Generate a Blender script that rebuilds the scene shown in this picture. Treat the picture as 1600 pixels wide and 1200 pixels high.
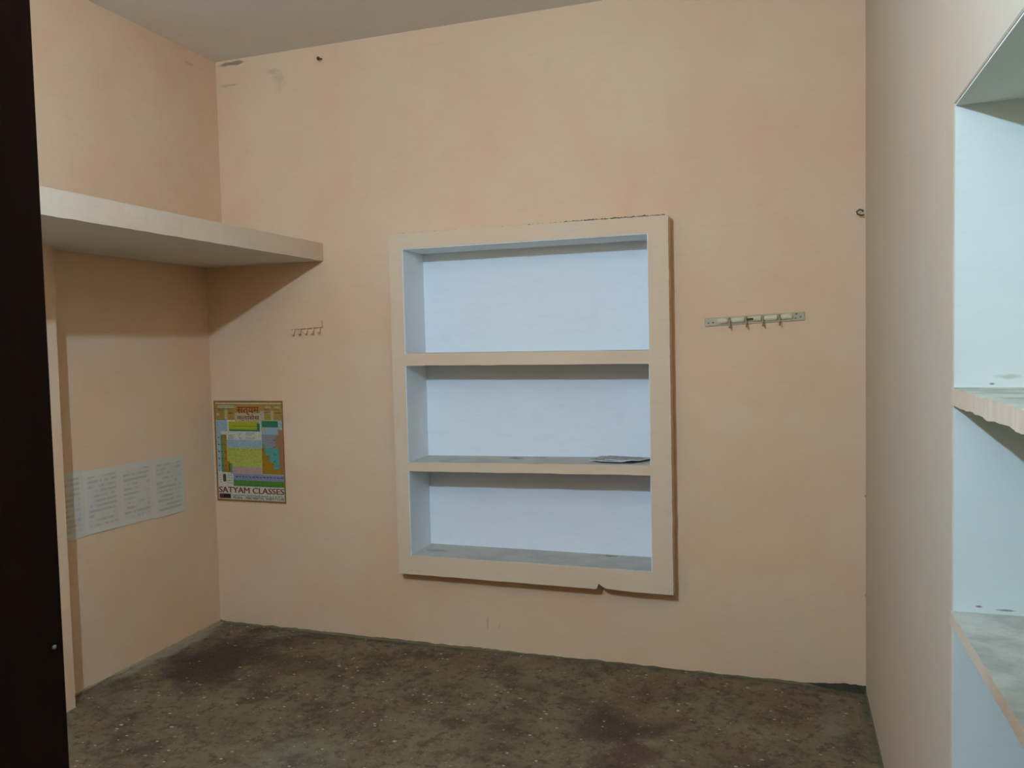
import bpy, bmesh, math, random
from mathutils import Matrix, Vector
random.seed(7)
for o in list(bpy.data.objects): bpy.data.objects.remove(o)
SC = bpy.context.scene
COL = SC.collection

# ------------------------------------------------------------------ camera, world, exposure
CAM_POS = (2.9401, -3.6120, 1.4876)
RIGHT = Vector((0.94768642, 0.31840406, -0.02256777))
UP = Vector((0.00523954, 0.05517406, 0.998463))
FWD = Vector((-0.31915983, 0.94634807, -0.05061942))
cam = bpy.data.cameras.new('camera')
cam.sensor_width = 36.0
cam.lens = 1258.75 * 36.0 / 1600.0
cam.clip_start = 0.01
camo = bpy.data.objects.new('camera', cam)
COL.objects.link(camo)
camo.matrix_world = Matrix(((RIGHT.x, UP.x, -FWD.x, CAM_POS[0]), (RIGHT.y, UP.y, -FWD.y, CAM_POS[1]),
                            (RIGHT.z, UP.z, -FWD.z, CAM_POS[2]), (0, 0, 0, 1)))
SC.camera = camo
w = bpy.data.worlds.new('night'); SC.world = w; w.use_nodes = True
w.node_tree.nodes['Background'].inputs[0].default_value = (0.5, 0.6, 0.8, 1)
w.node_tree.nodes['Background'].inputs[1].default_value = 0.004
vs = SC.view_settings
vs.view_transform = 'Standard'; vs.look = 'None'; vs.gamma = 1.0; vs.exposure = 0.0; vs.use_curve_mapping = False
BULB_POS = (1.91, -3.43, 2.53)
BULB_STRENGTH = 5780.0
BULB_COLOR = (0.41, 0.67, 1.04)

# ------------------------------------------------------------------ dimensions (metres)
H = 3.0            # ceiling height
XU = 0.114         # face of the left wall above the loft / of its lower pier
W = 3.2626         # face of the right wall
YF = -3.5          # inner face of the wall with the doorway
PIER = -1.066      # where the recess under the loft ends
LB, LT, LX = 1.927, 2.016, 0.7247      # loft slab underside, top, front
FT = 0.08          # how far the plaster frame stands proud of the wall
FX0, FX1, FZ0, FZ1 = 1.137, 2.477, 0.366, 2.024   # frame outside
NX0, NX1, NZ0, NZ1 = 1.208, 2.382, 0.463, 1.948   # frame inside
ND = 0.155         # back of the niche
RY0, RY1, RZ0, RZ1 = -3.02, -1.806, 0.10, 1.934   # opening in the right wall
RD = 0.32

# ------------------------------------------------------------------ materials
def mat(name, color, rough=0.85, metal=0.0):
    m = bpy.data.materials.new(name); m.use_nodes = True
    b = m.node_tree.nodes['Principled BSDF']
    b.inputs['Base Color'].default_value = (*color, 1)
    b.inputs['Roughness'].default_value = rough
    b.inputs['Metallic'].default_value = metal
    b.inputs['Specular IOR Level'].default_value = 0.25
    return m
class NT:
    def __init__(s, m): s.t = m.node_tree; s.b = s.t.nodes['Principled BSDF']
    def n(s, typ, **kw):
        x = s.t.nodes.new(typ)
        for k, v in kw.items():
            if k.startswith('i_'): x.inputs[k[2:].replace('_', ' ')].default_value = v
            else: setattr(x, k, v)
        return x
    def l(s, a, b): s.t.links.new(a, b)
    def pos(s): return s.n('ShaderNodeNewGeometry').outputs['Position']
    def noise(s, vec, scale, detail=4, rough=0.55, dist=0.0):
        x = s.n('ShaderNodeTexNoise', i_Scale=scale, i_Detail=detail, i_Roughness=rough, i_Distortion=dist)
        s.l(vec, x.inputs['Vector']); return x.outputs['Fac']
    def ramp(s, fac, a, b):
        x = s.n('ShaderNodeMapRange', interpolation_type='SMOOTHSTEP')
        x.inputs['From Min'].default_value = a; x.inputs['From Max'].default_value = b
        s.l(fac, x.inputs['Value']); return x.outputs['Result']
    def mix(s, fac, a, b, mode='MIX'):
        x = s.n('ShaderNodeMix', data_type='RGBA', blend_type=mode)
        for sock, v in ((0, fac), (6, a), (7, b)):
            if isinstance(v, (int, float)): x.inputs[sock].default_value = v
            elif isinstance(v, tuple): x.inputs[sock].default_value = (*v, 1)
            else: s.l(v, x.inputs[sock])
        return x.outputs[2]
    def math(s, op, a, b=None):
        x = s.n('ShaderNodeMath', operation=op)
        for i, v in enumerate((a, b)):
            if v is None: continue
            if isinstance(v, (int, float)): x.inputs[i].default_value = v
            else: s.l(v, x.inputs[i])
        return x.outputs[0]
    def scaled(s, vec, sc):
        x = s.n('ShaderNodeVectorMath', operation='MULTIPLY'); x.inputs[1].default_value = sc
        s.l(vec, x.inputs[0]); return x.outputs[0]
    def spot(s, vec, c, r, soft=0.5, sc=(1, 1, 1), nz=None):
        """1 inside a ragged blob round the point c"""
        x = s.n('ShaderNodeVectorMath', operation='SUBTRACT'); x.inputs[1].default_value = c; s.l(vec, x.inputs[0])
        v = s.scaled(x.outputs[0], sc)
        y = s.n('ShaderNodeVectorMath', operation='LENGTH'); s.l(v, y.inputs[0])
        d = y.outputs['Value']
        if nz is not None: d = s.math('ADD', d, s.math('MULTIPLY', s.math('SUBTRACT', nz, 0.5), r * 1.6))
        return s.ramp(d, r, r * soft)
    def color(s, c): s.l(c, s.b.inputs['Base Color'])
    def bump(s, h, strength=0.2, dist=0.01):
        x = s.n('ShaderNodeBump', i_Strength=strength, i_Distance=dist); s.l(h, x.inputs['Height'])
        s.l(x.outputs['Normal'], s.b.inputs['Normal'])

def paint(name, base, alt, grime, spots=(), bump=0.12):
    """brushed distemper on plaster: cloudy tone, faint brush strokes, a few stains"""
    m = mat(name, base, 0.8); g = NT(m); p = g.pos()
    c = g.mix(g.ramp(g.noise(p, 1.6, 5, 0.6), 0.35, 0.68), base, alt)
    st = g.noise(g.scaled(p, (9, 9, 60)), 1.0, 3)
    c = g.mix(g.math('MULTIPLY', g.ramp(st, 0.5, 0.8), 0.10), c, grime)
    c = g.mix(g.math('MULTIPLY', g.ramp(g.noise(p, 5.0, 6, 0.65), 0.56, 0.8), 0.14), c, grime)
    nz = g.noise(p, 22, 4)
    for (cc, r, sc, amt, col) in spots:
        f = g.spot(p, cc, r, 0.3, sc, nz)
        c = g.mix(g.math('MULTIPLY', f, amt), c, col)
    g.color(c)
    h = g.math('ADD', g.math('MULTIPLY', g.noise(p, 14, 5), 0.7), g.math('MULTIPLY', g.noise(p, 120, 3), 0.25))
    g.bump(h, bump, 0.012)
    return m

PEACH = (0.76, 0.52, 0.318); PEACH2 = (0.755, 0.465, 0.265); GRIME = (0.44, 0.31, 0.19)
DARK = (0.10, 0.075, 0.05)
M = {}
M['peach'] = paint('peach_distemper', PEACH, PEACH2, GRIME, spots=[
    ((0.50, 0, 2.86), 0.05, (1.0, 1, 0.75), 0.35, GRIME), ((0.46, 0, 2.91), 0.035, (0.6, 1, 2.0), 0.45, GRIME),
    ((0.20, 0, 2.87), 0.02, (0.25, 1, 2.2), 0.6, GRIME), ((0.22, 0, 2.98), 0.02, (0.18, 1, 1.5), 0.65, DARK),
    ((1.57, 0, 0.13), 0.008, (1, 1, 0.16), 0.55, GRIME), ((1.63, 0, 0.12), 0.006, (1, 1, 0.3), 0.4, GRIME),
    ((XU, -0.30, 2.60), 0.30, (1, 1.2, 0.6), 0.10, GRIME), ((XU, -0.2, 2.93), 0.02, (1, 0.4, 1.6), 0.5, GRIME),
    ((3.262, 0, 0.82), 0.006, (1, 1, 1), 0.8, DARK), ((3.262, 0, 0.40), 0.005, (1, 1, 0.5), 0.6, DARK),
    ((W, -0.6, 0.6), 0.03, (1, 0.6, 0.15), 0.12, (0.8, 0.75, 0.65))])
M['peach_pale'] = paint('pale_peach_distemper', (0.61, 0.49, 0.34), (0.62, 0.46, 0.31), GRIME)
M['frame'] = paint('frame_distemper', (0.75, 0.54, 0.345), (0.745, 0.515, 0.32), GRIME)
M['edge'] = paint('whitewashed_peach_edge', (0.70, 0.53, 0.37), (0.70, 0.49, 0.31), GRIME, bump=0.15)
M['blue'] = paint('pale_blue_distemper', (0.87, 0.87, 0.83), (0.86, 0.85, 0.83), (0.56, 0.54, 0.46), bump=0.05)
M['cyan'] = paint('pale_cyan_distemper', (0.71, 0.70, 0.585), (0.72, 0.69, 0.575), (0.5, 0.48, 0.36), bump=0.08, spots=[
    ((3.33, RY1, 1.386), 0.007, (0.8, 1, 1.6), 0.8, DARK), ((3.36, RY1, 1.40), 0.016, (0.5, 1, 2.2), 0.5, GRIME),
    ((3.31, RY1, 0.938), 0.005, (0.6, 1, 1.5), 0.8, DARK), ((3.36, RY1, 0.934), 0.006, (0.3, 1, 2), 0.7, DARK)])
M['ceiling'] = paint('ceiling_whitewash', (0.77, 0.69, 0.60), (0.77, 0.66, 0.53), (0.40, 0.38, 0.35))
M['lilac_shade'] = paint('shelf_underside_shade', (0.44, 0.34, 0.34), (0.43, 0.33, 0.32), (0.34, 0.28, 0.25))  # lilac darkened: the shade under the boards is put into the colour
M['under'] = paint('loft_whitewash', (0.74, 0.68, 0.62), (0.72, 0.64, 0.55), (0.40, 0.38, 0.35))

def slab_top(name, base, spots, low=0.85):
    m = mat(name, base, 0.85); g = NT(m); p = g.pos()
    c = g.mix(g.ramp(g.noise(p, 9, 5, 0.6), 0.38, 0.66), base, tuple(low * x for x in base))
    nz = g.noise(p, 40, 4)
    for (cc, r, sc, amt, col) in spots:
        c = g.mix(g.math('MULTIPLY', g.spot(p, cc, r, 0.3, sc, nz), amt), c, col)
    g.color(c); g.bump(g.noise(p, 40, 5), 0.25, 0.008)
    return m
M['dust'] = slab_top('dusty_shelf_top', (0.58, 0.52, 0.43), [
    ((1.70, 0.09, 0.929), 0.045, (0.8, 1.2, 1), 0.75, (0.16, 0.16, 0.14)), ((1.82, 0.11, 0.929), 0.045, (0.9, 1, 1), 0.6, (0.2, 0.2, 0.17)),
    ((1.30, 0.03, NZ0), 0.04, (0.6, 1.5, 1), 0.5, (0.2, 0.2, 0.17)), ((2.15, 0.13, NZ0), 0.02, (0.4, 1, 1), 0.6, DARK)])
M['cement'] = slab_top('grey_green_cement', (0.53, 0.50, 0.38), [
    ((3.40, -2.05, 0.925), 0.05, (1, 0.8, 1), 0.6, (0.17, 0.18, 0.16)), ((3.36, -2.25, 0.925), 0.06, (1, 0.7, 1), 0.4, (0.2, 0.21, 0.18)),
    ((3.34, -2.2, 1.378), 0.03, (1, 0.6, 1), 0.7, (0.12, 0.12, 0.1))], 0.66)

def floor_mat():
    m = mat('worn_cement_floor', (0.1, 0.08, 0.05), 0.8); g = NT(m); p = g.pos()
    OL = (0.165, 0.112, 0.056); OL2 = (0.205, 0.150, 0.076); DK = (0.068, 0.040, 0.022); RD_ = (0.085, 0.034, 0.020); PALE = (0.42, 0.36, 0.25)
    c = g.mix(g.ramp(g.noise(p, 3.2, 5, 0.6), 0.35, 0.65), OL, OL2)
    c = g.mix(g.math('MULTIPLY', g.ramp(g.noise(p, 5.0, 10, 0.74, 0.3), 0.46, 0.66), 0.8), c, DK)
    c = g.mix(g.math('MULTIPLY', g.ramp(g.noise(p, 22, 8, 0.78), 0.50, 0.62), 0.7), c, (0.055, 0.036, 0.018))
    c = g.mix(g.math('MULTIPLY', g.ramp(g.noise(p, 34, 6, 0.75, 0.6), 0.60, 0.74), 0.35), c, PALE)
    nz = g.noise(p, 7, 6, 0.65)
    for (cc, r, sc, amt, col) in [((0.36, -0.45, 0), 0.34, (1.1, 0.75, 1), 0.9, (0.055, 0.034, 0.022)), ((0.75, -0.42, 0), 0.22, (1, 1, 1), 0.5, DK),
                                  ((2.30, -0.62, 0), 0.20, (0.8, 1.2, 1), 0.85, DK), ((2.42, -0.80, 0), 0.13, (1, 1, 1), 0.7, RD_),
                                  ((3.12, -0.36, 0), 0.10, (1.2, 0.5, 1), 0.12, PALE), ((0.04, -0.4, 0), 0.06, (1, 0.12, 1), 0.5, PALE),
                                  ((0.25, -0.95, 0), 0.14, (1, 1, 1), 0.12, PALE), ((1.25, -1.2, 0), 0.3, (1, 1, 1), 0.15, (0.2, 0.2, 0.14))]:
        c = g.mix(g.math('MULTIPLY', g.spot(p, cc, r, 0.35, sc, nz), amt), c, col)
    # dirt packed along the foot of the walls
    sx = g.n('ShaderNodeSeparateXYZ'); g.l(p, sx.inputs[0])
    for d, wd in ((g.math('MULTIPLY', sx.outputs['Y'], -1.0), 0.06), (g.math('SUBTRACT', W, sx.outputs['X']), 0.05)):
        f = g.ramp(g.math('ADD', d, g.math('MULTIPLY', g.math('SUBTRACT', nz, 0.5), 0.12)), wd, 0.0)
        c = g.mix(g.math('MULTIPLY', f, 0.6), c, (0.075, 0.078, 0.045))
    # drips of old paint
    for sc, th, amt in ((34, 0.23, 0.85), (70, 0.22, 0.5), (15, 0.13, 0.95)):
        v = g.n('ShaderNodeTexVoronoi', i_Scale=sc); g.l(g.scaled(p, (0.8, 1.15, 1)), v.inputs['Vector'])
        keep = g.ramp(g.noise(p, 4.0 + sc * 0.25, 4, 0.7), 0.51, 0.62)
        f = g.math('MULTIPLY', g.ramp(v.outputs['Distance'], th, th * 0.55), keep)
        c = g.mix(g.math('MULTIPLY', f, amt), c, (0.55, 0.47, 0.33))
    g.color(c)
    g.bump(g.math('ADD', g.noise(p, 9, 7), g.math('MULTIPLY', g.noise(p, 55, 5), 0.4)), 0.5, 0.02)
    return m
M['floor'] = floor_mat()
M['fillet'] = slab_top('mossy_cement', (0.19, 0.135, 0.066), [])
M['fillet_pale'] = slab_top('pale_cement', (0.33, 0.255, 0.14), [])
M['gap_shade'] = slab_top('plaster_gap_shade', (0.05, 0.042, 0.024), [])  # near-black colour carries the shade of the gap below the plaster
M['dirt'] = slab_top('caked_dirt', (0.10, 0.075, 0.05), [])

def wood(name, a, b, rough=0.55):
    m = mat(name, a, rough); g = NT(m); p = g.pos()
    c = g.mix(g.ramp(g.noise(g.scaled(p, (40, 40, 2.5)), 1.0, 5), 0.35, 0.7), a, b)
    g.color(c); g.bump(g.noise(g.scaled(p, (60, 60, 4)), 1, 4), 0.15, 0.004); return m
M['door'] = wood('dark_brown_door_paint', (0.016, 0.0045, 0.0018), (0.012, 0.003, 0.0012), 0.8)
M['door'].node_tree.nodes['Principled BSDF'].inputs['Specular IOR Level'].default_value = 0.12
M['steel'] = mat('dull_steel', (0.35, 0.34, 0.32), 0.45, 0.8)
M['rust'] = mat('rusty_iron', (0.10, 0.065, 0.035), 0.7, 0.3)
M['black'] = mat('black_holder', (0.03, 0.03, 0.03), 0.4)
M['cream'] = paint('cream_plastic', (0.70, 0.56, 0.33), (0.66, 0.54, 0.32), (0.4, 0.3, 0.18), bump=0.03)
M['cream'].node_tree.nodes['Principled BSDF'].inputs['Roughness'].default_value = 0.4
M['palegreen'] = paint('pale_green_plate', (0.52, 0.44, 0.27), (0.48, 0.39, 0.23), (0.28, 0.22, 0.14), bump=0.03)
M['label'] = mat('brown_label', (0.085, 0.035, 0.015), 0.5)
M['mark'] = mat('blue_grey_mark', (0.17, 0.17, 0.14), 0.5)
M['hook'] = mat('tarnished_hook', (0.36, 0.27, 0.15), 0.4, 0.5)

def flat(name, col, rough=0.55, var=0.12, scale=90):
    col = (min(0.85, col[0] * 1.12), col[1] * 0.95, col[2] * 0.70)
    m = mat(name, col, rough); g = NT(m); p = g.pos()
    g.color(g.mix(g.ramp(g.noise(p, scale, 3), 0.3, 0.7), tuple(x * (1 - var) for x in col), tuple(min(1, x * (1 + var)) for x in col)))
    return m

def notes_mat(name, z0, z1, y0, y1, seed):
    """written sheet: rows of blurred blue-grey writing"""
    m = mat(name, (0.45, 0.46, 0.43), 0.35); g = NT(m); p = g.pos()
    sx = g.n('ShaderNodeSeparateXYZ'); g.l(p, sx.inputs[0])
    row = g.math('MULTIPLY', g.math('SUBTRACT', sx.outputs['Z'], z0), 13.0 / (z1 - z0))
    fr = g.math('FRACT', row); fl = g.math('FLOOR', row)
    stroke = g.ramp(g.math('ABSOLUTE', g.math('SUBTRACT', fr, 0.5)), 0.42, 0.10)
    cb = g.n('ShaderNodeCombineXYZ'); g.l(g.math('MULTIPLY', sx.outputs['Y'], 17.0), cb.inputs[0]); g.l(g.math('MULTIPLY', fl, 3.7), cb.inputs[1]); cb.inputs[2].default_value = seed
    words = g.ramp(g.noise(cb.outputs[0], 1.0, 3, 0.7), 0.42, 0.56)
    inside = g.math('MULTIPLY', g.ramp(sx.outputs['Y'], y0 + 0.015, y0 + 0.025), g.ramp(sx.outputs['Y'], y1 - 0.02, y1 - 0.035))
    inz = g.math('MULTIPLY', g.ramp(sx.outputs['Z'], z0 + 0.02, z0 + 0.03), g.ramp(sx.outputs['Z'], z1 - 0.025, z1 - 0.035))
    f = g.math('MULTIPLY', g.math('MULTIPLY', stroke, words), g.math('MULTIPLY', inside, inz))
    base = g.mix(g.ramp(g.noise(p, 7, 3), 0.3, 0.7), (0.60, 0.535, 0.42), (0.64, 0.53, 0.39))
    base = g.mix(g.math('SUBTRACT', 1.0, g.math('MULTIPLY', inside, inz)), base, (0.655, 0.555, 0.415))
    g.color(g.mix(g.math('MULTIPLY', f, 0.55), base, (0.33, 0.31, 0.26)))
    return m

# ------------------------------------------------------------------ mesh helpers
def obj(name, verts, faces, m, parent=None, bevel=0, smooth=False, mats=None, fmat=None, segs=2):
    me = bpy.data.meshes.new(name); me.from_pydata([tuple(v) for v in verts], [], faces); me.validate()
    bm = bmesh.new(); bm.from_mesh(me); bmesh.ops.recalc_face_normals(bm, faces=bm.faces); bm.to_mesh(me); bm.free()
    for x in (mats or [m]): me.materials.append(x)
    if fmat:
        for i, pl in enumerate(me.polygons): pl.material_index = fmat[i]
    if smooth:
        for pl in me.polygons: pl.use_smooth = True
    o = bpy.data.objects.new(name, me); COL.objects.link(o)
    if parent: o.parent = parent; o.matrix_parent_inverse = Matrix.Translation(-Vector(parent.location)) if parent.type == 'EMPTY' else Matrix()
    if bevel:
        b = o.modifiers.new('bevel', 'BEVEL'); b.width = bevel; b.segments = segs; b.limit_method = 'ANGLE'; b.angle_limit = 0.6
    return o
def box_vf(x0, x1, y0, y1, z0, z1):
    v = [(x0, y0, z0), (x1, y0, z0), (x1, y1, z0), (x0, y1, z0), (x0, y0, z1), (x1, y0, z1), (x1, y1, z1), (x0, y1, z1)]
    return v, [(0, 3, 2, 1), (4, 5, 6, 7), (0, 1, 5, 4), (1, 2, 6, 5), (2, 3, 7, 6), (3, 0, 4, 7)]
def join(*parts):
    V, F = [], []
    for v, f in parts:
        n = len(V); V += list(v); F += [tuple(i + n for i in q) for q in f]
    return V, F
def tube(path, r, sides=8, closed_ends=True):
    P = [Vector(p) for p in path]; V, F = [], []
    rad = r if isinstance(r, (list, tuple)) else [r] * len(P)
    nrm = None
    for i, p in enumerate(P):
        t = (P[min(i + 1, len(P) - 1)] - P[max(i - 1, 0)]).normalized()
        a = Vector((0, 0, 1)) if abs(t.z) < 0.9 else Vector((1, 0, 0))
        if nrm is None: nrm = t.cross(a).normalized()
        else: nrm = (nrm - t * nrm.dot(t)).normalized()
        b = t.cross(nrm)
        for k in range(sides):
            an = 2 * math.pi * k / sides; V.append(p + (nrm * math.cos(an) + b * math.sin(an)) * rad[i])
    for i in range(len(P) - 1):
        for k in range(sides):
            a, b = i * sides + k, i * sides + (k + 1) % sides
            F.append((a, b, b + sides, a + sides))
    if closed_ends:
        F.append(tuple(range(sides))[::-1]); F.append(tuple((len(P) - 1) * sides + k for k in range(sides)))
    return V, F
def lathe(profile, axis_o, axis, sides=24):
    ax = Vector(axis).normalized(); a = Vector((0, 0, 1)) if abs(ax.z) < 0.9 else Vector((1, 0, 0))
    n = ax.cross(a).normalized(); b = ax.cross(n); V, F = [], []
    for r, h in profile:
        for k in range(sides):
            an = 2 * math.pi * k / sides
            V.append(Vector(axis_o) + ax * h + (n * math.cos(an) + b * math.sin(an)) * r)
    for i in range(len(profile) - 1):
        for k in range(sides):
            p, q = i * sides + k, i * sides + (k + 1) % sides
            F.append((p, q, q + sides, p + sides))
    F.append(tuple(range(sides))); F.append(tuple((len(profile) - 1) * sides + k for k in range(sides)))
    return V, F
def thing(name, label, cat, loc, group=None):
    o = bpy.data.objects.new(name, None); COL.objects.link(o); o.location = loc; o.empty_display_size = 0.05
    return tag(o, label, cat, group)
def tag(o, label, cat, group=None):
    o['label'] = label; o['category'] = cat
    if group: o['group'] = group
    return o
def struct(o, label=None):
    o['kind'] = 'structure'
    if label: o['label'] = label
    return o

def holed(axis, a0, a1, z0, z1, d0, d1, h):
    """slab with a rectangular hole; a runs along the wall, d through it. axis 'x': wall lies along x."""
    ha0, ha1, hz0, hz1 = h
    P = lambda a, d, z: (a, d, z) if axis == 'x' else (d, a, z)
    V = []
    for d in (d0, d1):
        V += [P(a0, d, z0), P(a1, d, z0), P(a1, d, z1), P(a0, d, z1), P(ha0, d, hz0), P(ha1, d, hz0), P(ha1, d, hz1), P(ha0, d, hz1)]
    F = []
    for s in (0, 8):
        F += [(s, s + 1, s + 5, s + 4), (s + 1, s + 2, s + 6, s + 5), (s + 2, s + 3, s + 7, s + 6), (s + 3, s, s + 4, s + 7)]
    for i in range(4):
        j = (i + 1) % 4; F += [(i, j, j + 8, i + 8), (i + 4, j + 4, j + 12, i + 12)]
    return V, F

# ------------------------------------------------------------------ the room
# floor: an uneven cement screed
def make_floor():
    V, F = [], []; nx, ny = 66, 76; x0, x1, y0, y1 = -0.03, W + 0.35, -4.6, 0.03
    for j in range(ny + 1):
        for i in range(nx + 1):
            x = x0 + (x1 - x0) * i / nx; y = y0 + (y1 - y0) * j / ny
            z = 0.006 * math.sin(2.1 * x + 1.3 * y) * math.sin(1.7 * y - 0.6 * x) + 0.0012 * random.uniform(-1, 1) - 0.006
            V.append((x, y, z))
    for j in range(ny):
        for i in range(nx):
            a = j * (nx + 1) + i; F.append((a, a + 1, a + nx + 2, a + nx + 1))
    n = len(V); V += [(x0, y0, -0.12), (x1, y0, -0.12), (x1, y1, -0.12), (x0, y1, -0.12)]
    F.append((n, n + 3, n + 2, n + 1))
    return struct(obj('floor', V, F, M['floor'], smooth=True), 'stained olive brown cement floor with pale paint drips')
make_floor()
v, f = box_vf(-0.25, W + 0.4, YF - 0.25, 0.3, H, H + 0.12)
struct(obj('ceiling', v, f, M['ceiling']), 'plain greyish whitewashed ceiling')
v, f = holed('x', -0.25, W + 0.4, -0.12, H, 0.0, 0.25, (NX0 - 0.012, NX1 + 0.012, NZ0 - 0.012, NZ1 + 0.012))
struct(obj('wall_back', v, f, M['peach']), 'peach painted back wall with a recessed shelf')
# left wall: upper wall and pier stand proud of the recess below the loft
v, f = join(box_vf(-0.25, XU, YF, 0.0, LB + 0.02, H), box_vf(-0.25, XU, YF, PIER, -0.12, LB + 0.02),
            box_vf(-0.25, 0.0, PIER, 0.0, -0.12, LB + 0.02))
struct(obj('wall_left', v, f, M['peach']), 'peach painted left wall, set back below the loft')
v, f = holed('y', YF - 0.02, 0.02, -0.12, H, W, W + 0.4, (RY0 - 0.004, RY1 + 0.004, RZ0 - 0.004, RZ1 + 0.004))
struct(obj('wall_right', v, f, M['peach_pale'], bevel=0.006), 'pale peach right wall beside the tall niche')
DX0, DX1, DZ = 2.285, 3.20, 2.08
v, f = join(box_vf(-0.25, DX0, YF - 0.23, YF, -0.12, H), box_vf(DX1, W + 0.4, YF - 0.23, YF, -0.12, H), box_vf(DX0, DX1, YF - 0.23, YF, DZ, H))
struct(obj('wall_front', v, f, M['peach']), 'peach wall with the doorway, behind the viewer')

# ragged cement fillets along the foot of the walls
def fillet(name, p0, p1, inward, n, hmin, hmax, dmin, dmax, m=None, taper=False):
    V, F = [], []; p0, p1, q = Vector(p0), Vector(p1), Vector(inward)
    h = d = None
    for i in range(n + 1):
        t = i / n; p = p0.lerp(p1, t)
        hh, dd = random.uniform(hmin, hmax), random.uniform(dmin, dmax)
        h = hh if h is None else 0.55 * h + 0.45 * hh; d = dd if d is None else 0.6 * d + 0.4 * dd
        V += [p - q * 0.01 + Vector((0, 0, -0.03)), p - q * 0.01 + Vector((0, 0, h)), p + q * 0.003 + Vector((0, 0, h * 0.9)), p + q * d + Vector((0, 0, -0.012))]
    for i in range(n):
        a = i * 4
        for k in range(4): F.append((a + k, a + (k + 1) % 4, a + 4 + (k + 1) % 4, a + 4 + k))
    F += [(0, 1, 2, 3), tuple(n * 4 + k for k in (3, 2, 1, 0))]
    if taper:
        for i in range(n + 1):
            t = min(1.0, 0.05 + (i / n) * 1.6)
            for k in (1, 2): V[4 * i + k].z *= t
            V[4 * i + 3].y *= t
    return struct(obj(name, V, F, m or M['fillet']))
fillet('trim_1', (0.0, 0, 0), (W, 0, 0), (0, -1, 0), 150, -0.006, 0.008, 0.004, 0.02)['label'] = 'ragged mossy cement line at the foot of the back wall'
fillet('trim_2', (0.0, PIER, 0), (0.0, 0, 0), (1, 0, 0), 60, -0.002, 0.006, 0.02, 0.07, M['fillet_pale'])['label'] = 'pale cement line at the foot of the left wall'
fillet('trim_3', (W, 0, 0), (W, -3.4, 0), (-1, 0, 0), 110, -0.008, 0.003, 0.002, 0.012)['label'] = 'thin cement line at the foot of the right wall'

fillet('trim_5', (W - 0.24, 0, 0), (W, 0, 0), (0, -1, 0), 24, 0.008, 0.022, 0.015, 0.04, M['gap_shade'], True)['label'] = 'dark strip standing in for the shaded gap under the plaster at the right corner'  # added dark strip in place of a shaded gap between plaster and floor
# ------------------------------------------------------------------ plaster helpers: slab with a ragged front edge
def ragged_slab(axis, a0, a1, d_front, d_back, z0, z1, n, jd, jz):
    """slab running along axis; front edge wobbles by jd (depth) and jz (height). returns verts, faces, material index per face (0 front,1 top,2 under,3 rest)"""
    P = lambda a, d, z: (a, d, z) if axis == 'x' else (d, a, z)
    V, F, I = [], [], []
    sgn = 1 if d_back > d_front else -1
    def walk(j):
        r = [random.gauss(0, j) for _ in range(n + 1)]
        return [0.5 * r[i] + 0.25 * (r[max(i - 1, 0)] + r[min(i + 1, n)]) for i in range(n + 1)]
    wd, wz0, wz1 = walk(jd), walk(jz), walk(jz)
    for i in range(n + 1):
        a = a0 + (a1 - a0) * i / n
        V += [P(a, d_front + sgn * abs(wd[i]), z0 + wz0[i]), P(a, d_front + sgn * (abs(wd[i]) + 0.0008 * random.random()), z1 + wz1[i]),
              P(a, d_back, z1), P(a, d_back, z0)]
    for i in range(n):
        k = i * 4
        for (p, q, ix) in ((0, 1, 0), (1, 2, 1), (2, 3, 3), (3, 0, 2)):
            F.append((k + p, k + q, k + 4 + q, k + 4 + p)); I.append(ix)
    F += [(0, 1, 2, 3), tuple(n * 4 + j for j in (3, 2, 1, 0))]; I += [3, 3]
    return V, F, I
def open_box(x0, x1, y0, y1, z0, z1, open_side, th):
    """box shell with one side open and walls of thickness th outside"""
    parts = []
    if open_side == '-y':
        parts = [box_vf(x0 - th, x1 + th, y1, y1 + th, z0 - th, z1 + th), box_vf(x0 - th, x0, y0, y1, z0 - th, z1 + th), box_vf(x1, x1 + th, y0, y1, z0 - th, z1 + th),
                 box_vf(x0, x1, y0, y1, z0 - th, z0), box_vf(x0, x1, y0, y1, z1, z1 + th)]
    else:
        parts = [box_vf(x1, x1 + th, y0 - th, y1 + th, z0 - th, z1 + th), box_vf(x0, x1, y0 - th, y0, z0 - th, z1 + th), box_vf(x0, x1, y1, y1 + th, z0 - th, z1 + th),
                 box_vf(x0, x1, y0, y1, z0 - th, z0), box_vf(x0, x1, y0, y1, z1, z1 + th)]
    return parts

# ------------------------------------------------------------------ loft
V, F, I = ragged_slab('y', YF, 0.0, LX, 0.02, LB, LT, 150, 0.0006, 0.0010)
loft = obj('loft_slab', V, F, None, mats=[M['edge'], M['dust'], M['under'], M['peach']], fmat=I)
tag(loft, 'long peach-edged concrete loft slab high along the left wall', 'shelf')

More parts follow.
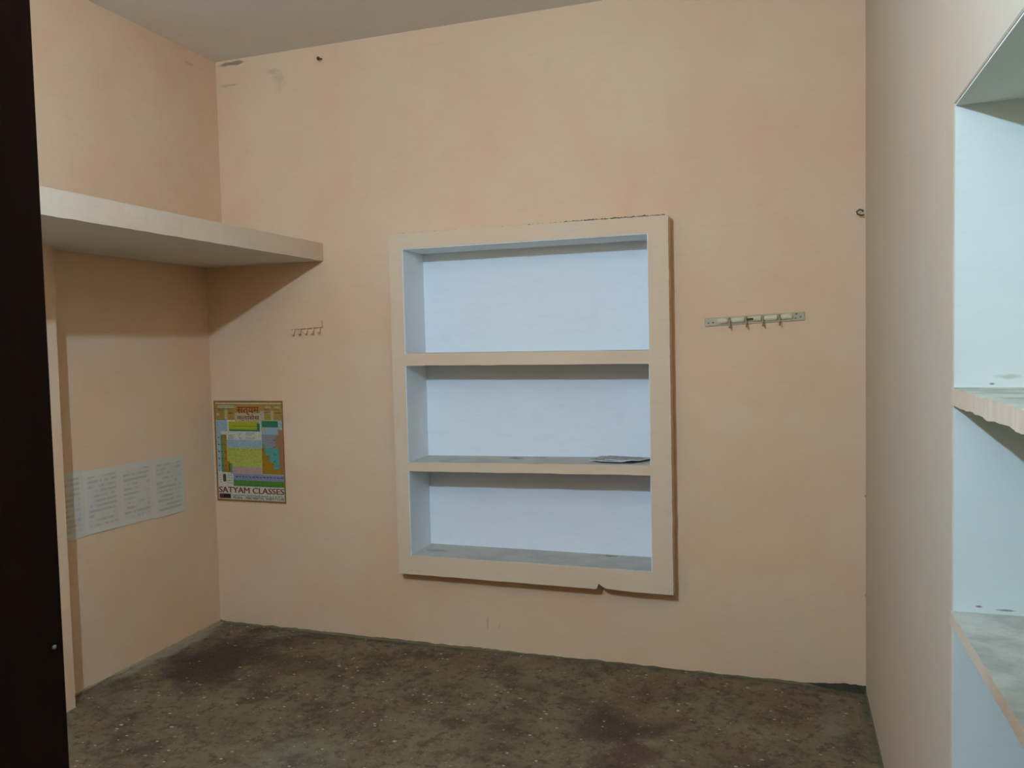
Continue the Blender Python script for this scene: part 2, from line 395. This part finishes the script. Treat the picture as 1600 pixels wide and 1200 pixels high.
# ------------------------------------------------------------------ recessed shelf in the back wall
rs = thing('recessed_shelf', 'pale blue recessed wall shelf with a raised peach frame in the back wall', 'shelf', ((FX0 + FX1) / 2, 0, FZ0))
names = ['back_panel', 'side_panel', 'side_panel', 'bottom_panel', 'top_panel']
for nm, (v, f) in zip(names, open_box(NX0, NX1, -FT + 0.003, ND, NZ0, NZ1, '-y', 0.011)):
    obj(nm, v, f, M['dust'] if nm == 'bottom_panel' else M['blue'], rs)
def frame_mesh():
    outer, inner = [], []
    def edge(p, q, n, jit, lst):
        for i in range(n):
            t = i / n; x = p[0] + (q[0] - p[0]) * t; z = p[1] + (q[1] - p[1]) * t
            j = 0 if i == 0 else random.gauss(0, jit)
            lst.append([x, z, j, p, q])
    n = 120
    co = [(FX0, FZ0), (FX1, FZ0 - 0.004), (FX1 - 0.003, FZ1), (FX0 - 0.004, FZ1 + 0.002)]
    ci = [(NX0 - 0.003, NZ0 - 0.003), (NX1 + 0.003, NZ0 - 0.003), (NX1 + 0.003, NZ1 + 0.003), (NX0 - 0.003, NZ1 + 0.003)]
    for k in range(4):
        edge(co[k], co[(k + 1) % 4], n, 0.0006, outer); edge(ci[k], ci[(k + 1) % 4], n, 0.0004, inner)
    def place(e):
        x, z, j, p, q = e
        if abs(p[1] - q[1]) < 0.1: z += j
        else: x += j
        return x, z
    O = [place(e) for e in outer]; N = [place(e) for e in inner]
    # the chip knocked out of the lower edge
    O2 = []
    for (x, z) in O:
        if z < FZ0 + 0.01 and 2.139 < x < 2.30:
            t = x - 2.145
            z += 0.024 * max(0.0, 1 - t / 0.04) ** 1.2 if t < 0.03 else 0.006 * max(0.0, 1 - (t - 0.03) / 0.11)
        O2.append((x, z))
    O = O2; L = len(O)
    V = [(x, -FT, z) for x, z in O] + [(x, -FT, z) for x, z in N] + [(x, 0.002, z) for x, z in O] + [(x, 0.002, z) for x, z in N]
    F = []
    for i in range(L):
        j = (i + 1) % L
        F += [(i, j, L + j, L + i), (2 * L + i, 3 * L + i, 3 * L + j, 2 * L + j), (i, 2 * L + i, 2 * L + j, j), (L + i, L + j, 3 * L + j, 3 * L + i)]
    return V, F
v, f = frame_mesh()
obj('frame', v, f, M['frame'], rs, bevel=0.0015)['label'] = 'raised peach plaster frame with a chipped lower edge'
for (z0, z1, tilt) in ((1.387, 1.446, -0.003), (0.884, 0.929, 0.008)):
    V, F, I = ragged_slab('x', NX0 - 0.004, NX1 + 0.004, -FT - 0.001, ND + 0.004, z0, z1, 44, 0.0008, 0.0009)
    V = [(x, y, z + tilt * ((x - NX0) / (NX1 - NX0) - 0.5)*2) for x, y, z in V]
    obj('shelf_board', V, F, None, rs, mats=[M['frame'], M['dust'], M['lilac_shade'], M['blue']], fmat=I)
# dirt lodged along the top of the frame
def crumbs(x0, x1, y, z, n, r0, r1, slope=0.0):
    parts = []
    for i in range(n):
        x = random.uniform(x0, x1); r = random.uniform(r0, r1)
        c = Vector((x, y + random.uniform(-0.004, 0.004), z + slope * (x - x0) + r * 0.4))
        V = []; 
        for k in range(6):
            a = k * math.pi / 3; V.append(c + Vector((math.cos(a) * r * random.uniform(1, 3.2), math.sin(a) * r, -r * 0.5)))
        V.append(c + Vector((0, 0, r * random.uniform(0.4, 1))))
        parts.append((V, [(k, (k + 1) % 6, 6) for k in range(6)] + [(5, 4, 3, 2, 1, 0)]))
    return join(*parts)
v, f = join(crumbs(FX0 + 0.02, FX1 - 0.02, -FT + 0.012, FZ1 + 0.001, 170, 0.001, 0.0035), crumbs(FX0 + 0.85, FX1 - 0.01, -FT + 0.010, FZ1 + 0.001, 120, 0.002, 0.006))
o = obj('ledge_dirt', v, f, M['dirt'], rs); o['kind'] = 'stuff'; o['label'] = 'dark dirt along the top ledge'

# ------------------------------------------------------------------ niche in the right wall
rn = thing('wall_niche', 'tall pale cyan wall niche with rough cement shelves at the right edge', 'shelf', (W, (RY0 + RY1) / 2, RZ0))
for nm, (v, f) in zip(['back_panel', 'side_panel', 'side_panel', 'bottom_panel', 'top_panel'], open_box(W + 0.0015, W + RD, RY0, RY1, RZ0, RZ1, '-x', 0.003)):
    obj(nm, v, f, M['cyan'], rn)
for (z0, z1, jd, jz) in ((1.344, 1.378, 0.0022, 0.0020), (0.899, 0.925, 0.0012, 0.0012)):
    V, F, I = ragged_slab('y', RY0, RY1 + 0.002, W - 0.004, W + RD, z0, z1, 90, jd, jz)
    obj('shelf_board', V, F, None, rn, mats=[M['edge'], M['cement'], M['under'], M['under']], fmat=I)

# ------------------------------------------------------------------ door leaf at the left edge
door = bpy.data.objects.new('door_1', None); COL.objects.link(door); door.location = (2.3, YF + 0.22, 0.0)
struct(door, 'dark brown half door standing open at the left edge')
LX1 = 2.3122; LX0 = LX1 - 0.036; LY0, LY1 = YF + 0.008, -3.0552
obj('leaf', *box_vf(LX0, LX1, LY0, LY1, 0.012, 2.06), M['door'], door, bevel=0.0025)
for (z0, z1) in ((0.14, 0.62), (0.74, 1.22), (1.34, 1.94)):
    for s, (xa, xb) in ((1, (LX1, LX1 + 0.006)), (-1, (LX0 - 0.006, LX0))):
        obj('panel', *box_vf(xa, xb, LY0 + 0.09, LY1 - 0.09, z0, z1), M['door'], door, bevel=0.005)
for z in (0.3, 1.0, 1.8):
    obj('hinge', *tube([(LX1 + 0.004, LY0 - 0.001, z - 0.04), (LX1 + 0.004, LY0 - 0.001, z + 0.04)], 0.006), M['steel'], door)
obj('bolt_plate', *box_vf(LX0 - 0.003, LX0, LY1 - 0.06, LY1 - 0.03, 1.02, 1.2), M['steel'], door)
obj('screw', *lathe([(0.0022, 0), (0.0022, 0.0012), (0.0012, 0.0018)], (LX1, -3.0665, 1.222), (1, 0, 0), 10), M['steel'], door)
# the door frame lining the doorway
df = struct(obj('trim_4', *join(box_vf(DX0 - 0.001, DX0 + 0.022, YF - 0.23, YF - 0.0, 0, DZ), box_vf(DX1 - 0.04, DX1 + 0.001, YF - 0.23, YF, 0, DZ), box_vf(DX0 + 0.022, DX1 - 0.04, YF - 0.23, YF, DZ - 0.02, DZ + 0.001)), M['door']), 'dark brown door frame')

# ------------------------------------------------------------------ bulb above the door side, the light of the room
bl = thing('wall_bulb', 'bare white bulb in a black holder on the wall with the doorway', 'lamp', (BULB_POS[0], YF, BULB_POS[2]))
em = bpy.data.materials.new('bulb_glow'); em.use_nodes = True
nt = em.node_tree; nt.nodes.clear()
e = nt.nodes.new('ShaderNodeEmission'); e.inputs[0].default_value = (*BULB_COLOR, 1); e.inputs[1].default_value = BULB_STRENGTH
oo = nt.nodes.new('ShaderNodeOutputMaterial'); nt.links.new(e.outputs[0], oo.inputs[0])
obj('wall_plate', *lathe([(0.045, 0), (0.045, 0.008), (0.03, 0.014)], (BULB_POS[0], YF, BULB_POS[2]), (0, 1, 0)), M['black'], bl, smooth=False)
obj('holder', *lathe([(0.018, 0.012), (0.018, 0.04), (0.014, 0.045)], (BULB_POS[0], YF, BULB_POS[2]), (0, 1, 0)), M['black'], bl)
R_B = 0.03
prof = [(0.013, 0.044)] + [(R_B * math.sin(a), 0.072 - R_B * math.cos(a)) for a in [math.radians(x) for x in (30, 50, 70, 90, 110, 130, 150, 168)]]
obj('globe', *lathe(prof, (BULB_POS[0], YF, BULB_POS[2]), (0, 1, 0), 20), em, bl, smooth=True)

# ------------------------------------------------------------------ text helper
def text_mesh(body, size=1.0, bold=0.0):
    cu = bpy.data.curves.new('lettering', 'FONT'); cu.body = body; cu.size = size; cu.offset = bold; cu.resolution_u = 3
    o = bpy.data.objects.new('lettering_tmp', cu); COL.objects.link(o)
    dg = bpy.context.evaluated_depsgraph_get(); dg.update()
    me = bpy.data.meshes.new_from_object(o.evaluated_get(dg))
    V = [v.co.copy() for v in me.vertices]; F = [tuple(p.vertices) for p in me.polygons]
    bpy.data.objects.remove(o); bpy.data.curves.remove(cu); bpy.data.meshes.remove(me)
    return V, F

# ------------------------------------------------------------------ calendar
CX0, CX1, CZ0, CZ1 = 0.016, 0.450, 0.668, 1.213
cal = thing('wall_calendar', 'printed coaching class calendar with a coloured chart, hung on the back wall', 'calendar', ((CX0 + CX1) / 2, 0, CZ0))
def cpt(u, vv, lift): return (CX0 + (CX1 - CX0) * u, -0.0046 - lift, CZ1 - (CZ1 - CZ0) * vv)
def cal_part(name, rects, m, lift, joined=False):
    V, F = [], []
    for i, (u0, v0, u1, v1) in enumerate(rects):
        li = lift + 0.00002 * i
        n = len(V); V += [cpt(u0, v0, li), cpt(u1, v0, li), cpt(u1, v1, li), cpt(u0, v1, li)]; F.append((n, n + 1, n + 2, n + 3))
        if not joined: obj(name, V, F, m, cal); V, F = [], []
    if joined: obj(name, V, F, m, cal)['kind'] = 'stuff'
obj('sheet', *box_vf(CX0, CX1, -0.0045, -0.0015, CZ0, CZ1), flat('calendar_border', (0.27, 0.13, 0.035)), cal)
obj('white_margin', *box_vf(CX0 - 0.008, CX1, -0.0016, -0.0004, CZ0 - 0.007, CZ1 + 0.003), flat('paper_margin', (0.58, 0.52, 0.42)), cal)
P = {'gold': (0.33, 0.21, 0.05), 'goldlight': (0.45, 0.38, 0.18), 'mist': (0.36, 0.36, 0.27), 'sky': (0.26, 0.38, 0.50), 'blue': (0.20, 0.36, 0.50), 'olive': (0.33, 0.34, 0.015),
     'dkgreen': (0.025, 0.16, 0.085), 'white': (0.50, 0.53, 0.50), 'lime': (0.38, 0.42, 0.10), 'pink': (0.40, 0.28, 0.30), 'teal': (0.075, 0.30, 0.31), 'brown': (0.30, 0.17, 0.012),
     'purple': (0.22, 0.23, 0.30), 'lav': (0.20, 0.24, 0.42), 'green': (0.07, 0.22, 0.035), 'rust': (0.30, 0.15, 0.09), 'maroon': (0.10, 0.02, 0.015), 'ink': (0.09, 0.10, 0.10),
     'fine': (0.26, 0.27, 0.09), 'moss': (0.12, 0.24, 0.10)}
PM = {k: flat('print_' + k, c, 0.5, 0.2, 160) for k, c in P.items()}
L1, L2, L3 = 0.0006, 0.0010, 0.0014
cal_part('print_ground', [(0.025, 0.02, 0.985, 0.98)], PM['white'], 0.0003)
cal_part('header_print', [(0.025, 0.03, 0.985, 0.19)], PM['gold'], L1)
cal_part('header_light', [(0.06, 0.045, 0.30, 0.075), (0.16, 0.09, 0.20, 0.19), (0.31, 0.12, 0.70, 0.205), (0.68, 0.10, 0.74, 0.30), (0.83, 0.10, 0.87, 0.19), (0.75, 0.055, 0.84, 0.07), (0.88, 0.055, 0.97, 0.07),
                          (0.04, 0.12, 0.08, 0.15), (0.21, 0.055, 0.33, 0.065), (0.74, 0.12, 0.84, 0.125)], PM['mist'], L2)
cal_part('header_sketch', [(0.05, 0.075, 0.16, 0.083), (0.07, 0.09, 0.15, 0.097), (0.21, 0.075, 0.31, 0.082), (0.22, 0.115, 0.28, 0.128), (0.74, 0.08, 0.82, 0.088), (0.74, 0.112, 0.80, 0.120), (0.90, 0.112, 0.98, 0.122), (0.88, 0.085, 0.95, 0.09), (0.05, 0.185, 0.17, 0.19)],
         flat('print_sketch', (0.13, 0.10, 0.06)), L3, True)
cal_part('sky_print', [(0.03, 0.19, 0.19, 0.30), (0.03, 0.30, 0.09, 0.705), (0.17, 0.385, 0.68, 0.465), (0.69, 0.255, 0.97, 0.33), (0.93, 0.19, 0.985, 0.26)], PM['sky'], L1)
cal_part('olive_print', [(0.215, 0.205, 0.66, 0.29)], PM['olive'], L2)
cal_part('dark_green_print', [(0.22, 0.283, 0.66, 0.30), (0.63, 0.22, 0.67, 0.30), (0.70, 0.195, 0.93, 0.257), (0.26, 0.247, 0.64, 0.252)], PM['dkgreen'], L3)
cal_part('moss_print', [(0.085, 0.335, 0.125, 0.71), (0.20, 0.62, 0.245, 0.71), (0.69, 0.42, 0.73, 0.46)], PM['moss'], L2)
cal_part('brown_print', [(0.125, 0.335, 0.175, 0.71), (0.175, 0.60, 0.21, 0.71), (0.685, 0.46, 0.735, 0.72), (0.735, 0.53, 0.79, 0.72), (0.79, 0.60, 0.85, 0.72), (0.85, 0.665, 0.97, 0.72)], PM['brown'], L2)
cal_part('lime_print', [(0.175, 0.465, 0.685, 0.655)], PM['lime'], L1)
cal_part('pink_print', [(0.21, 0.655, 0.685, 0.725)], PM['pink'], L1)
cal_part('purple_print', [(0.69, 0.33, 0.93, 0.46)], PM['purple'], L1)
cal_part('teal_print', [(0.73, 0.46, 0.93, 0.53), (0.785, 0.53, 0.93, 0.60), (0.84, 0.60, 0.93, 0.665)], PM['teal'], L1)
cal_part('rust_print', [(0.93, 0.28, 0.985, 0.72), (0.88, 0.34, 0.93, 0.46)], PM['rust'], L2)
cal_part('lavender_print', [(0.255, 0.725, 0.985, 0.785)], PM['lav'], L1)
cal_part('green_print', [(0.255, 0.785, 0.985, 0.845)], PM['green'], L1)
cal_part('photo_print', [(0.10, 0.73, 0.145, 0.805)], flat('print_photo', (0.10, 0.06, 0.02)), L2)
cal_part('badge_print', [(0.035, 0.925, 0.205, 0.972)], PM['maroon'], L2)
cal_part('badge_print', [(0.10, 0.928, 0.20, 0.958)], flat('print_black', (0.015, 0.01, 0.01)), L3)
rnd = random.Random(3)
fine, inkl, white = [], [], []
for k in range(9):
    vv = 0.475 + k * 0.02
    for j in range(16):
        if rnd.random() < 0.6: fine.append((0.19 + j * 0.03, vv, 0.19 + j * 0.03 + rnd.uniform(0.012, 0.026), vv + (0.009 if k % 3 == 0 else 0.003)))
for k in range(6):
    vv = 0.312 + k * 0.012
    for u0, u1 in ((0.20, 0.32), (0.36, 0.42), (0.46, 0.62)):
        if rnd.random() < 0.8: inkl.append((u0, vv, u0 + (u1 - u0) * rnd.uniform(0.5, 1), vv + 0.0035))
for k in range(5): inkl.append((0.045, 0.36 + 0.07 * k, 0.07, 0.372 + 0.07 * k)); inkl.append((0.095, 0.36 + 0.07 * k, 0.115, 0.372 + 0.07 * k)); inkl.append((0.14, 0.36 + 0.07 * k, 0.16, 0.372 + 0.07 * k))
for k in range(4): inkl.append((0.05, 0.74 + 0.024 * k, 0.08, 0.743 + 0.024 * k)); inkl.append((0.17, 0.74 + 0.024 * k, 0.235, 0.743 + 0.024 * k))
for k in range(14): inkl.append((0.29 + 0.05 * k, 0.745, 0.29 + 0.05 * k + rnd.uniform(0.02, 0.04), 0.757))
for k in range(12): inkl.append((0.29 + 0.055 * k, 0.825, 0.29 + 0.055 * k + rnd.uniform(0.02, 0.045), 0.832))
for k in range(4): inkl.append((0.70, 0.475 + 0.07 * k, 0.72, 0.487 + 0.07 * k)); inkl.append((0.86, 0.375 + 0.07 * k, 0.88, 0.387 + 0.07 * k))
for k in range(18): inkl.append((0.24 + 0.041 * k, 0.932, 0.24 + 0.041 * k + rnd.uniform(0.025, 0.037), 0.9385))
cal_part('fine_print', fine, PM['fine'], L3, True)
cal_part('small_print', inkl, PM['ink'], L3, True)
def cal_text(name, body, u0, u1, vbase, height, m, lift, bold=0.0):
    V, F = text_mesh(body, 1.0)
    if not V: return
    x0 = min(p.x for p in V); x1 = max(p.x for p in V); y0 = 0.0; y1 = max(p.y for p in V)
    W_ = (u1 - u0) * (CX1 - CX0); out = []
    if bold:
        n0 = len(V); F = F + [tuple(i + n0 for i in q) for q in F] + [tuple(i + 2 * n0 for i in q) for q in F]
        V = V + [p + Vector((bold, 0.012, 0.002)) for p in V] + [p + Vector((-bold, -0.012, 0.004)) for p in V]
    for p in V:
        c = cpt(u0, vbase, lift); out.append((c[0] + (p.x - x0) / (x1 - x0) * W_, c[1] - p.z * 0.02, c[2] + p.y / y1 * height))
    o = obj(name, out, F, m, cal); o['kind'] = 'stuff'; return o
RED = flat('print_red', (0.20, 0.03, 0.02))
cal_text('title_lettering', 'SATYAM CLASSES', 0.035, 0.98, 0.913, 0.031, RED, L3, 0.03)
cal_text('phone_lettering', 'Mobile : 9887488734, 9680177248', 0.24, 0.975, 0.972, 0.014, PM['ink'], L3, 0.02)
cal_text('hindi_lettering', '\u0938\u0924\u094d\u092f\u092e', 0.345, 0.665, 0.120, 0.032, RED, L3, 0.02)
cal_text('hindi_lettering', '\u0915\u094d\u0932\u093e\u0938\u0947\u0938', 0.345, 0.665, 0.185, 0.028, RED, L3, 0.02)

# ------------------------------------------------------------------ written sheets on the left wall
SHEETS = [(-1.060, -0.862, 0.676, 0.973, 'handwritten sheet nearest the door, partly hidden behind the wall pier'),
          (-0.866, -0.656, 0.677, 0.964, 'handwritten white sheet second from the corner pier on the left wall'),
          (-0.660, -0.450, 0.672, 0.961, 'handwritten white sheet third from the pier, beside the rightmost sheet'),
          (-0.452, -0.234, 0.664, 0.956, 'handwritten white sheet nearest the calendar on the left wall')]
for i, (y0, y1, z0, z1, lab) in enumerate(SHEETS):
    V, F = [], []; n = 8; x = 0.0012 + 0.0012 * (i % 2)
    for k in range(n + 1):
        t = k / n; bow = 0.0025 * math.sin(t * math.pi) * (1 if i % 2 else 0.6); y = y0 + (y1 - y0) * t
        V += [(x + bow, y, z0 - 0.003 * t), (x + bow, y, z1 - 0.004 * t), (x + bow + 0.0006, y, z0 - 0.003 * t), (x + bow + 0.0006, y, z1 - 0.004 * t)]
    for k in range(n):
        a = 4 * k; F += [(a, a + 1, a + 5, a + 4), (a + 2, a + 6, a + 7, a + 3), (a, a + 4, a + 6, a + 2), (a + 1, a + 3, a + 7, a + 5)]
    F += [(0, 2, 3, 1), (4 * n, 4 * n + 1, 4 * n + 3, 4 * n + 2)]
    tag(obj('paper_sheet', V, F, notes_mat('written_paper_%d' % i, z0, z1, y0, y1, 3.1 * i)), lab, 'paper', 'written sheets on the left wall')

# ------------------------------------------------------------------ small hook strip, painted over
hs = thing('hook_strip', 'small painted-over strip of five hooks under the loft', 'hook rail', (0.61, 0, 1.575))
def tilted(pts, o, ang):
    c, s = math.cos(ang), math.sin(ang); return [(o[0] + (x) * c - z * s, y, o[2] + x * s + z * c) for x, y, z in pts]
v, f = box_vf(-0.094, 0.094, -0.013, 0.0, -0.018, 0.018)
a1 = math.atan2(0.008, 0.19)
obj('backplate', tilted(v, (0.614, 0, 1.604), a1), f, M['peach'], hs, bevel=0.003, segs=2)
for k in range(5):
    x = -0.076 + 0.038 * k
    path = [(x, -0.003, -0.016), (x, -0.009, -0.026), (x, -0.012, -0.038), (x, -0.018, -0.045), (x, -0.025, -0.043), (x, -0.027, -0.036)]
    v, f = tube(path, [0.005, 0.005, 0.005, 0.0055, 0.0055, 0.004], 8)
    obj('hook', tilted(v, (0.614, 0, 1.604), a1), f, M['peach'], hs, smooth=True)

# ------------------------------------------------------------------ cream hook rail
hr = thing('hook_rail', 'cream hook rail with four metal hooks right of the recessed shelf', 'hook rail', (2.82, 0, 1.545))
O2, A2 = (2.822, 0, 1.5665), math.atan2(0.016, 0.41)
def hp(name, vf, m, **kw):
    v, f = vf; return obj(name, tilted(v, O2, A2), f, m, hr, **kw)
hp('backplate', box_vf(-0.205, 0.205, -0.006, 0.0, -0.0185, 0.0185), M['palegreen'], bevel=0.003)
segs = [(-0.155, -0.105), (-0.096, -0.036), (-0.027, 0.032), (0.041, 0.098), (0.108, 0.158)]
for (x0, x1) in segs:
    V, F = [], []; n = 8
    for x in (x0, x0 + 0.006, x1 - 0.006, x1):
        s = 0.6 if x in (x0, x1) else 1.0
        for k in range(n + 1):
            a = math.pi * k / n; V.append((x, -0.005 - 0.012 * s * math.sin(a), 0.001 + 0.0125 * s * math.cos(a)))
    for i in range(3):
        for k in range(n): a = i * (n + 1) + k; F.append((a, a + 1, a + n + 2, a + n + 1))
    F += [tuple(range(n + 1)), tuple(3 * (n + 1) + k for k in range(n, -1, -1))]
    hp('raised_bar', (V, F), M['cream'], smooth=True)
for x in (-0.100, -0.0315, 0.0365, 0.103):
    hp('hook', tube([(x, -0.006, 0.012), (x, -0.016, 0.011), (x, -0.0205, 0.003), (x, -0.021, -0.012), (x, -0.022, -0.024), (x, -0.028, -0.031), (x, -0.036, -0.029), (x, -0.038, -0.022)], [0.003, 0.0035, 0.0035, 0.0035, 0.0035, 0.0035, 0.0035, 0.0028], 8), M['hook'], smooth=True)
hp('label_plate', box_vf(-0.028, -0.002, -0.0185, -0.0165, -0.004, 0.006), M['label'])
for (x, z) in ((-0.190, -0.004), (-0.170, -0.003), (0.172, 0.010), (0.188, -0.003), (0.168, -0.007)):
    hp('screw', lathe([(0.0042, 0), (0.0042, 0.0015), (0.002, 0.0022)], (x, -0.006, z), (0, -1, 0), 12), M['mark'])

# ------------------------------------------------------------------ nails
V, F = tube([(3.254, 0.01, 1.992), (3.250, -0.012, 1.996), (3.238, -0.026, 1.998), (3.226, -0.030, 1.990), (3.230, -0.030, 1.978), (3.246, -0.026, 1.974), (3.256, -0.018, 1.977)], [0.0032] * 6 + [0.002], 8)
tag(obj('bent_nail', V, F, M['rust'], smooth=True), 'rusty bent nail hook high in the right corner of the back wall', 'nail')
nl = thing('wall_nail', 'dark nail just below the ceiling on the back wall', 'nail', (0.754, 0, 2.93))
obj('shank', *tube([(0.754, 0.01, 2.934), (0.751, -0.03, 2.927)], 0.004, 8), M['rust'], nl)
obj('head', *lathe([(0.009, 0), (0.009, 0.003), (0.004, 0.005)], (0.751, -0.028, 2.927), (-0.05, -1, -0.3), 12), M['rust'], nl)

# ------------------------------------------------------------------ leaflets on the lower board of the recessed shelf
def leaflet(name, pts, z, m_top, m_edge, curl, lab, th=0.0032):
    """four corners in xy, curling upward at given corners"""
    n = 6; V, F = [], []; a, b, c, d = [Vector((p[0], p[1], 0)) for p in pts]
    for lay in (0, 1):
        for j in range(n + 1):
            for i in range(n + 1):
                s, t = i / n, j / n
                p = a.lerp(b, s).lerp(d.lerp(c, s), t)
                zz = z + 0.0136 * (p.x - 2.1) + th * lay + curl[0] * (1 - s) ** 3 * (1 - t) ** 2 + curl[1] * s ** 3 * (1 - t) ** 2 + curl[2] * math.sin(s * math.pi * 3) * (1 - t) * 0.5 + curl[3] * (1 - s) ** 2 * t ** 2
                V.append((p.x, p.y, zz))
    K = (n + 1) ** 2; I = []
    for lay in (0, 1):
        for j in range(n):
            for i in range(n):
                q = lay * K + j * (n + 1) + i; F.append((q, q + 1, q + n + 2, q + n + 1)); I.append(0 if lay else 1)
    ring = [i for i in range(n + 1)] + [j * (n + 1) + n for j in range(1, n + 1)] + [n * (n + 1) + i for i in range(n - 1, -1, -1)] + [j * (n + 1) for j in range(n - 1, 0, -1)]
    for i in range(len(ring)):
        p, q = ring[i], ring[(i + 1) % len(ring)]; F.append((p, q, q + K, p + K)); I.append(1)
    return tag(obj(name, V, F, None, mats=[m_top, m_edge], fmat=I), lab, 'paper', 'leaflets on the recessed shelf')
PT = flat('leaflet_grey', (0.30, 0.31, 0.34), 0.5, 0.45, 60); PW = flat('leaflet_white', (0.75, 0.86, 0.95), 0.5); PD = flat('leaflet_navy', (0.04, 0.055, 0.10), 0.5, 0.3)
ZS = 0.9352
leaflet('leaflet', [(2.15, -0.035), (2.30, -0.045), (2.374, 0.10), (2.18, 0.11)], ZS, PD, PD, (0.0, 0.0, 0.0, 0.0), 'navy leaflet at the bottom of the pile on the recessed shelf')
leaflet('leaflet', [(2.09, -0.01), (2.25, -0.048), (2.35, 0.09), (2.12, 0.125)], ZS + 0.0045, PT, PW, (0.001, 0.001, 0.001, 0.001), 'grey white-edged leaflet in the middle of the pile on the recessed shelf')
leaflet('leaflet', [(2.17, -0.03), (2.325, -0.035), (2.372, 0.06), (2.16, 0.10)], ZS + 0.0088, PT, PW, (0.003, 0.001, 0.0035, 0.002), 'topmost curling leaflet of the pile on the recessed shelf')
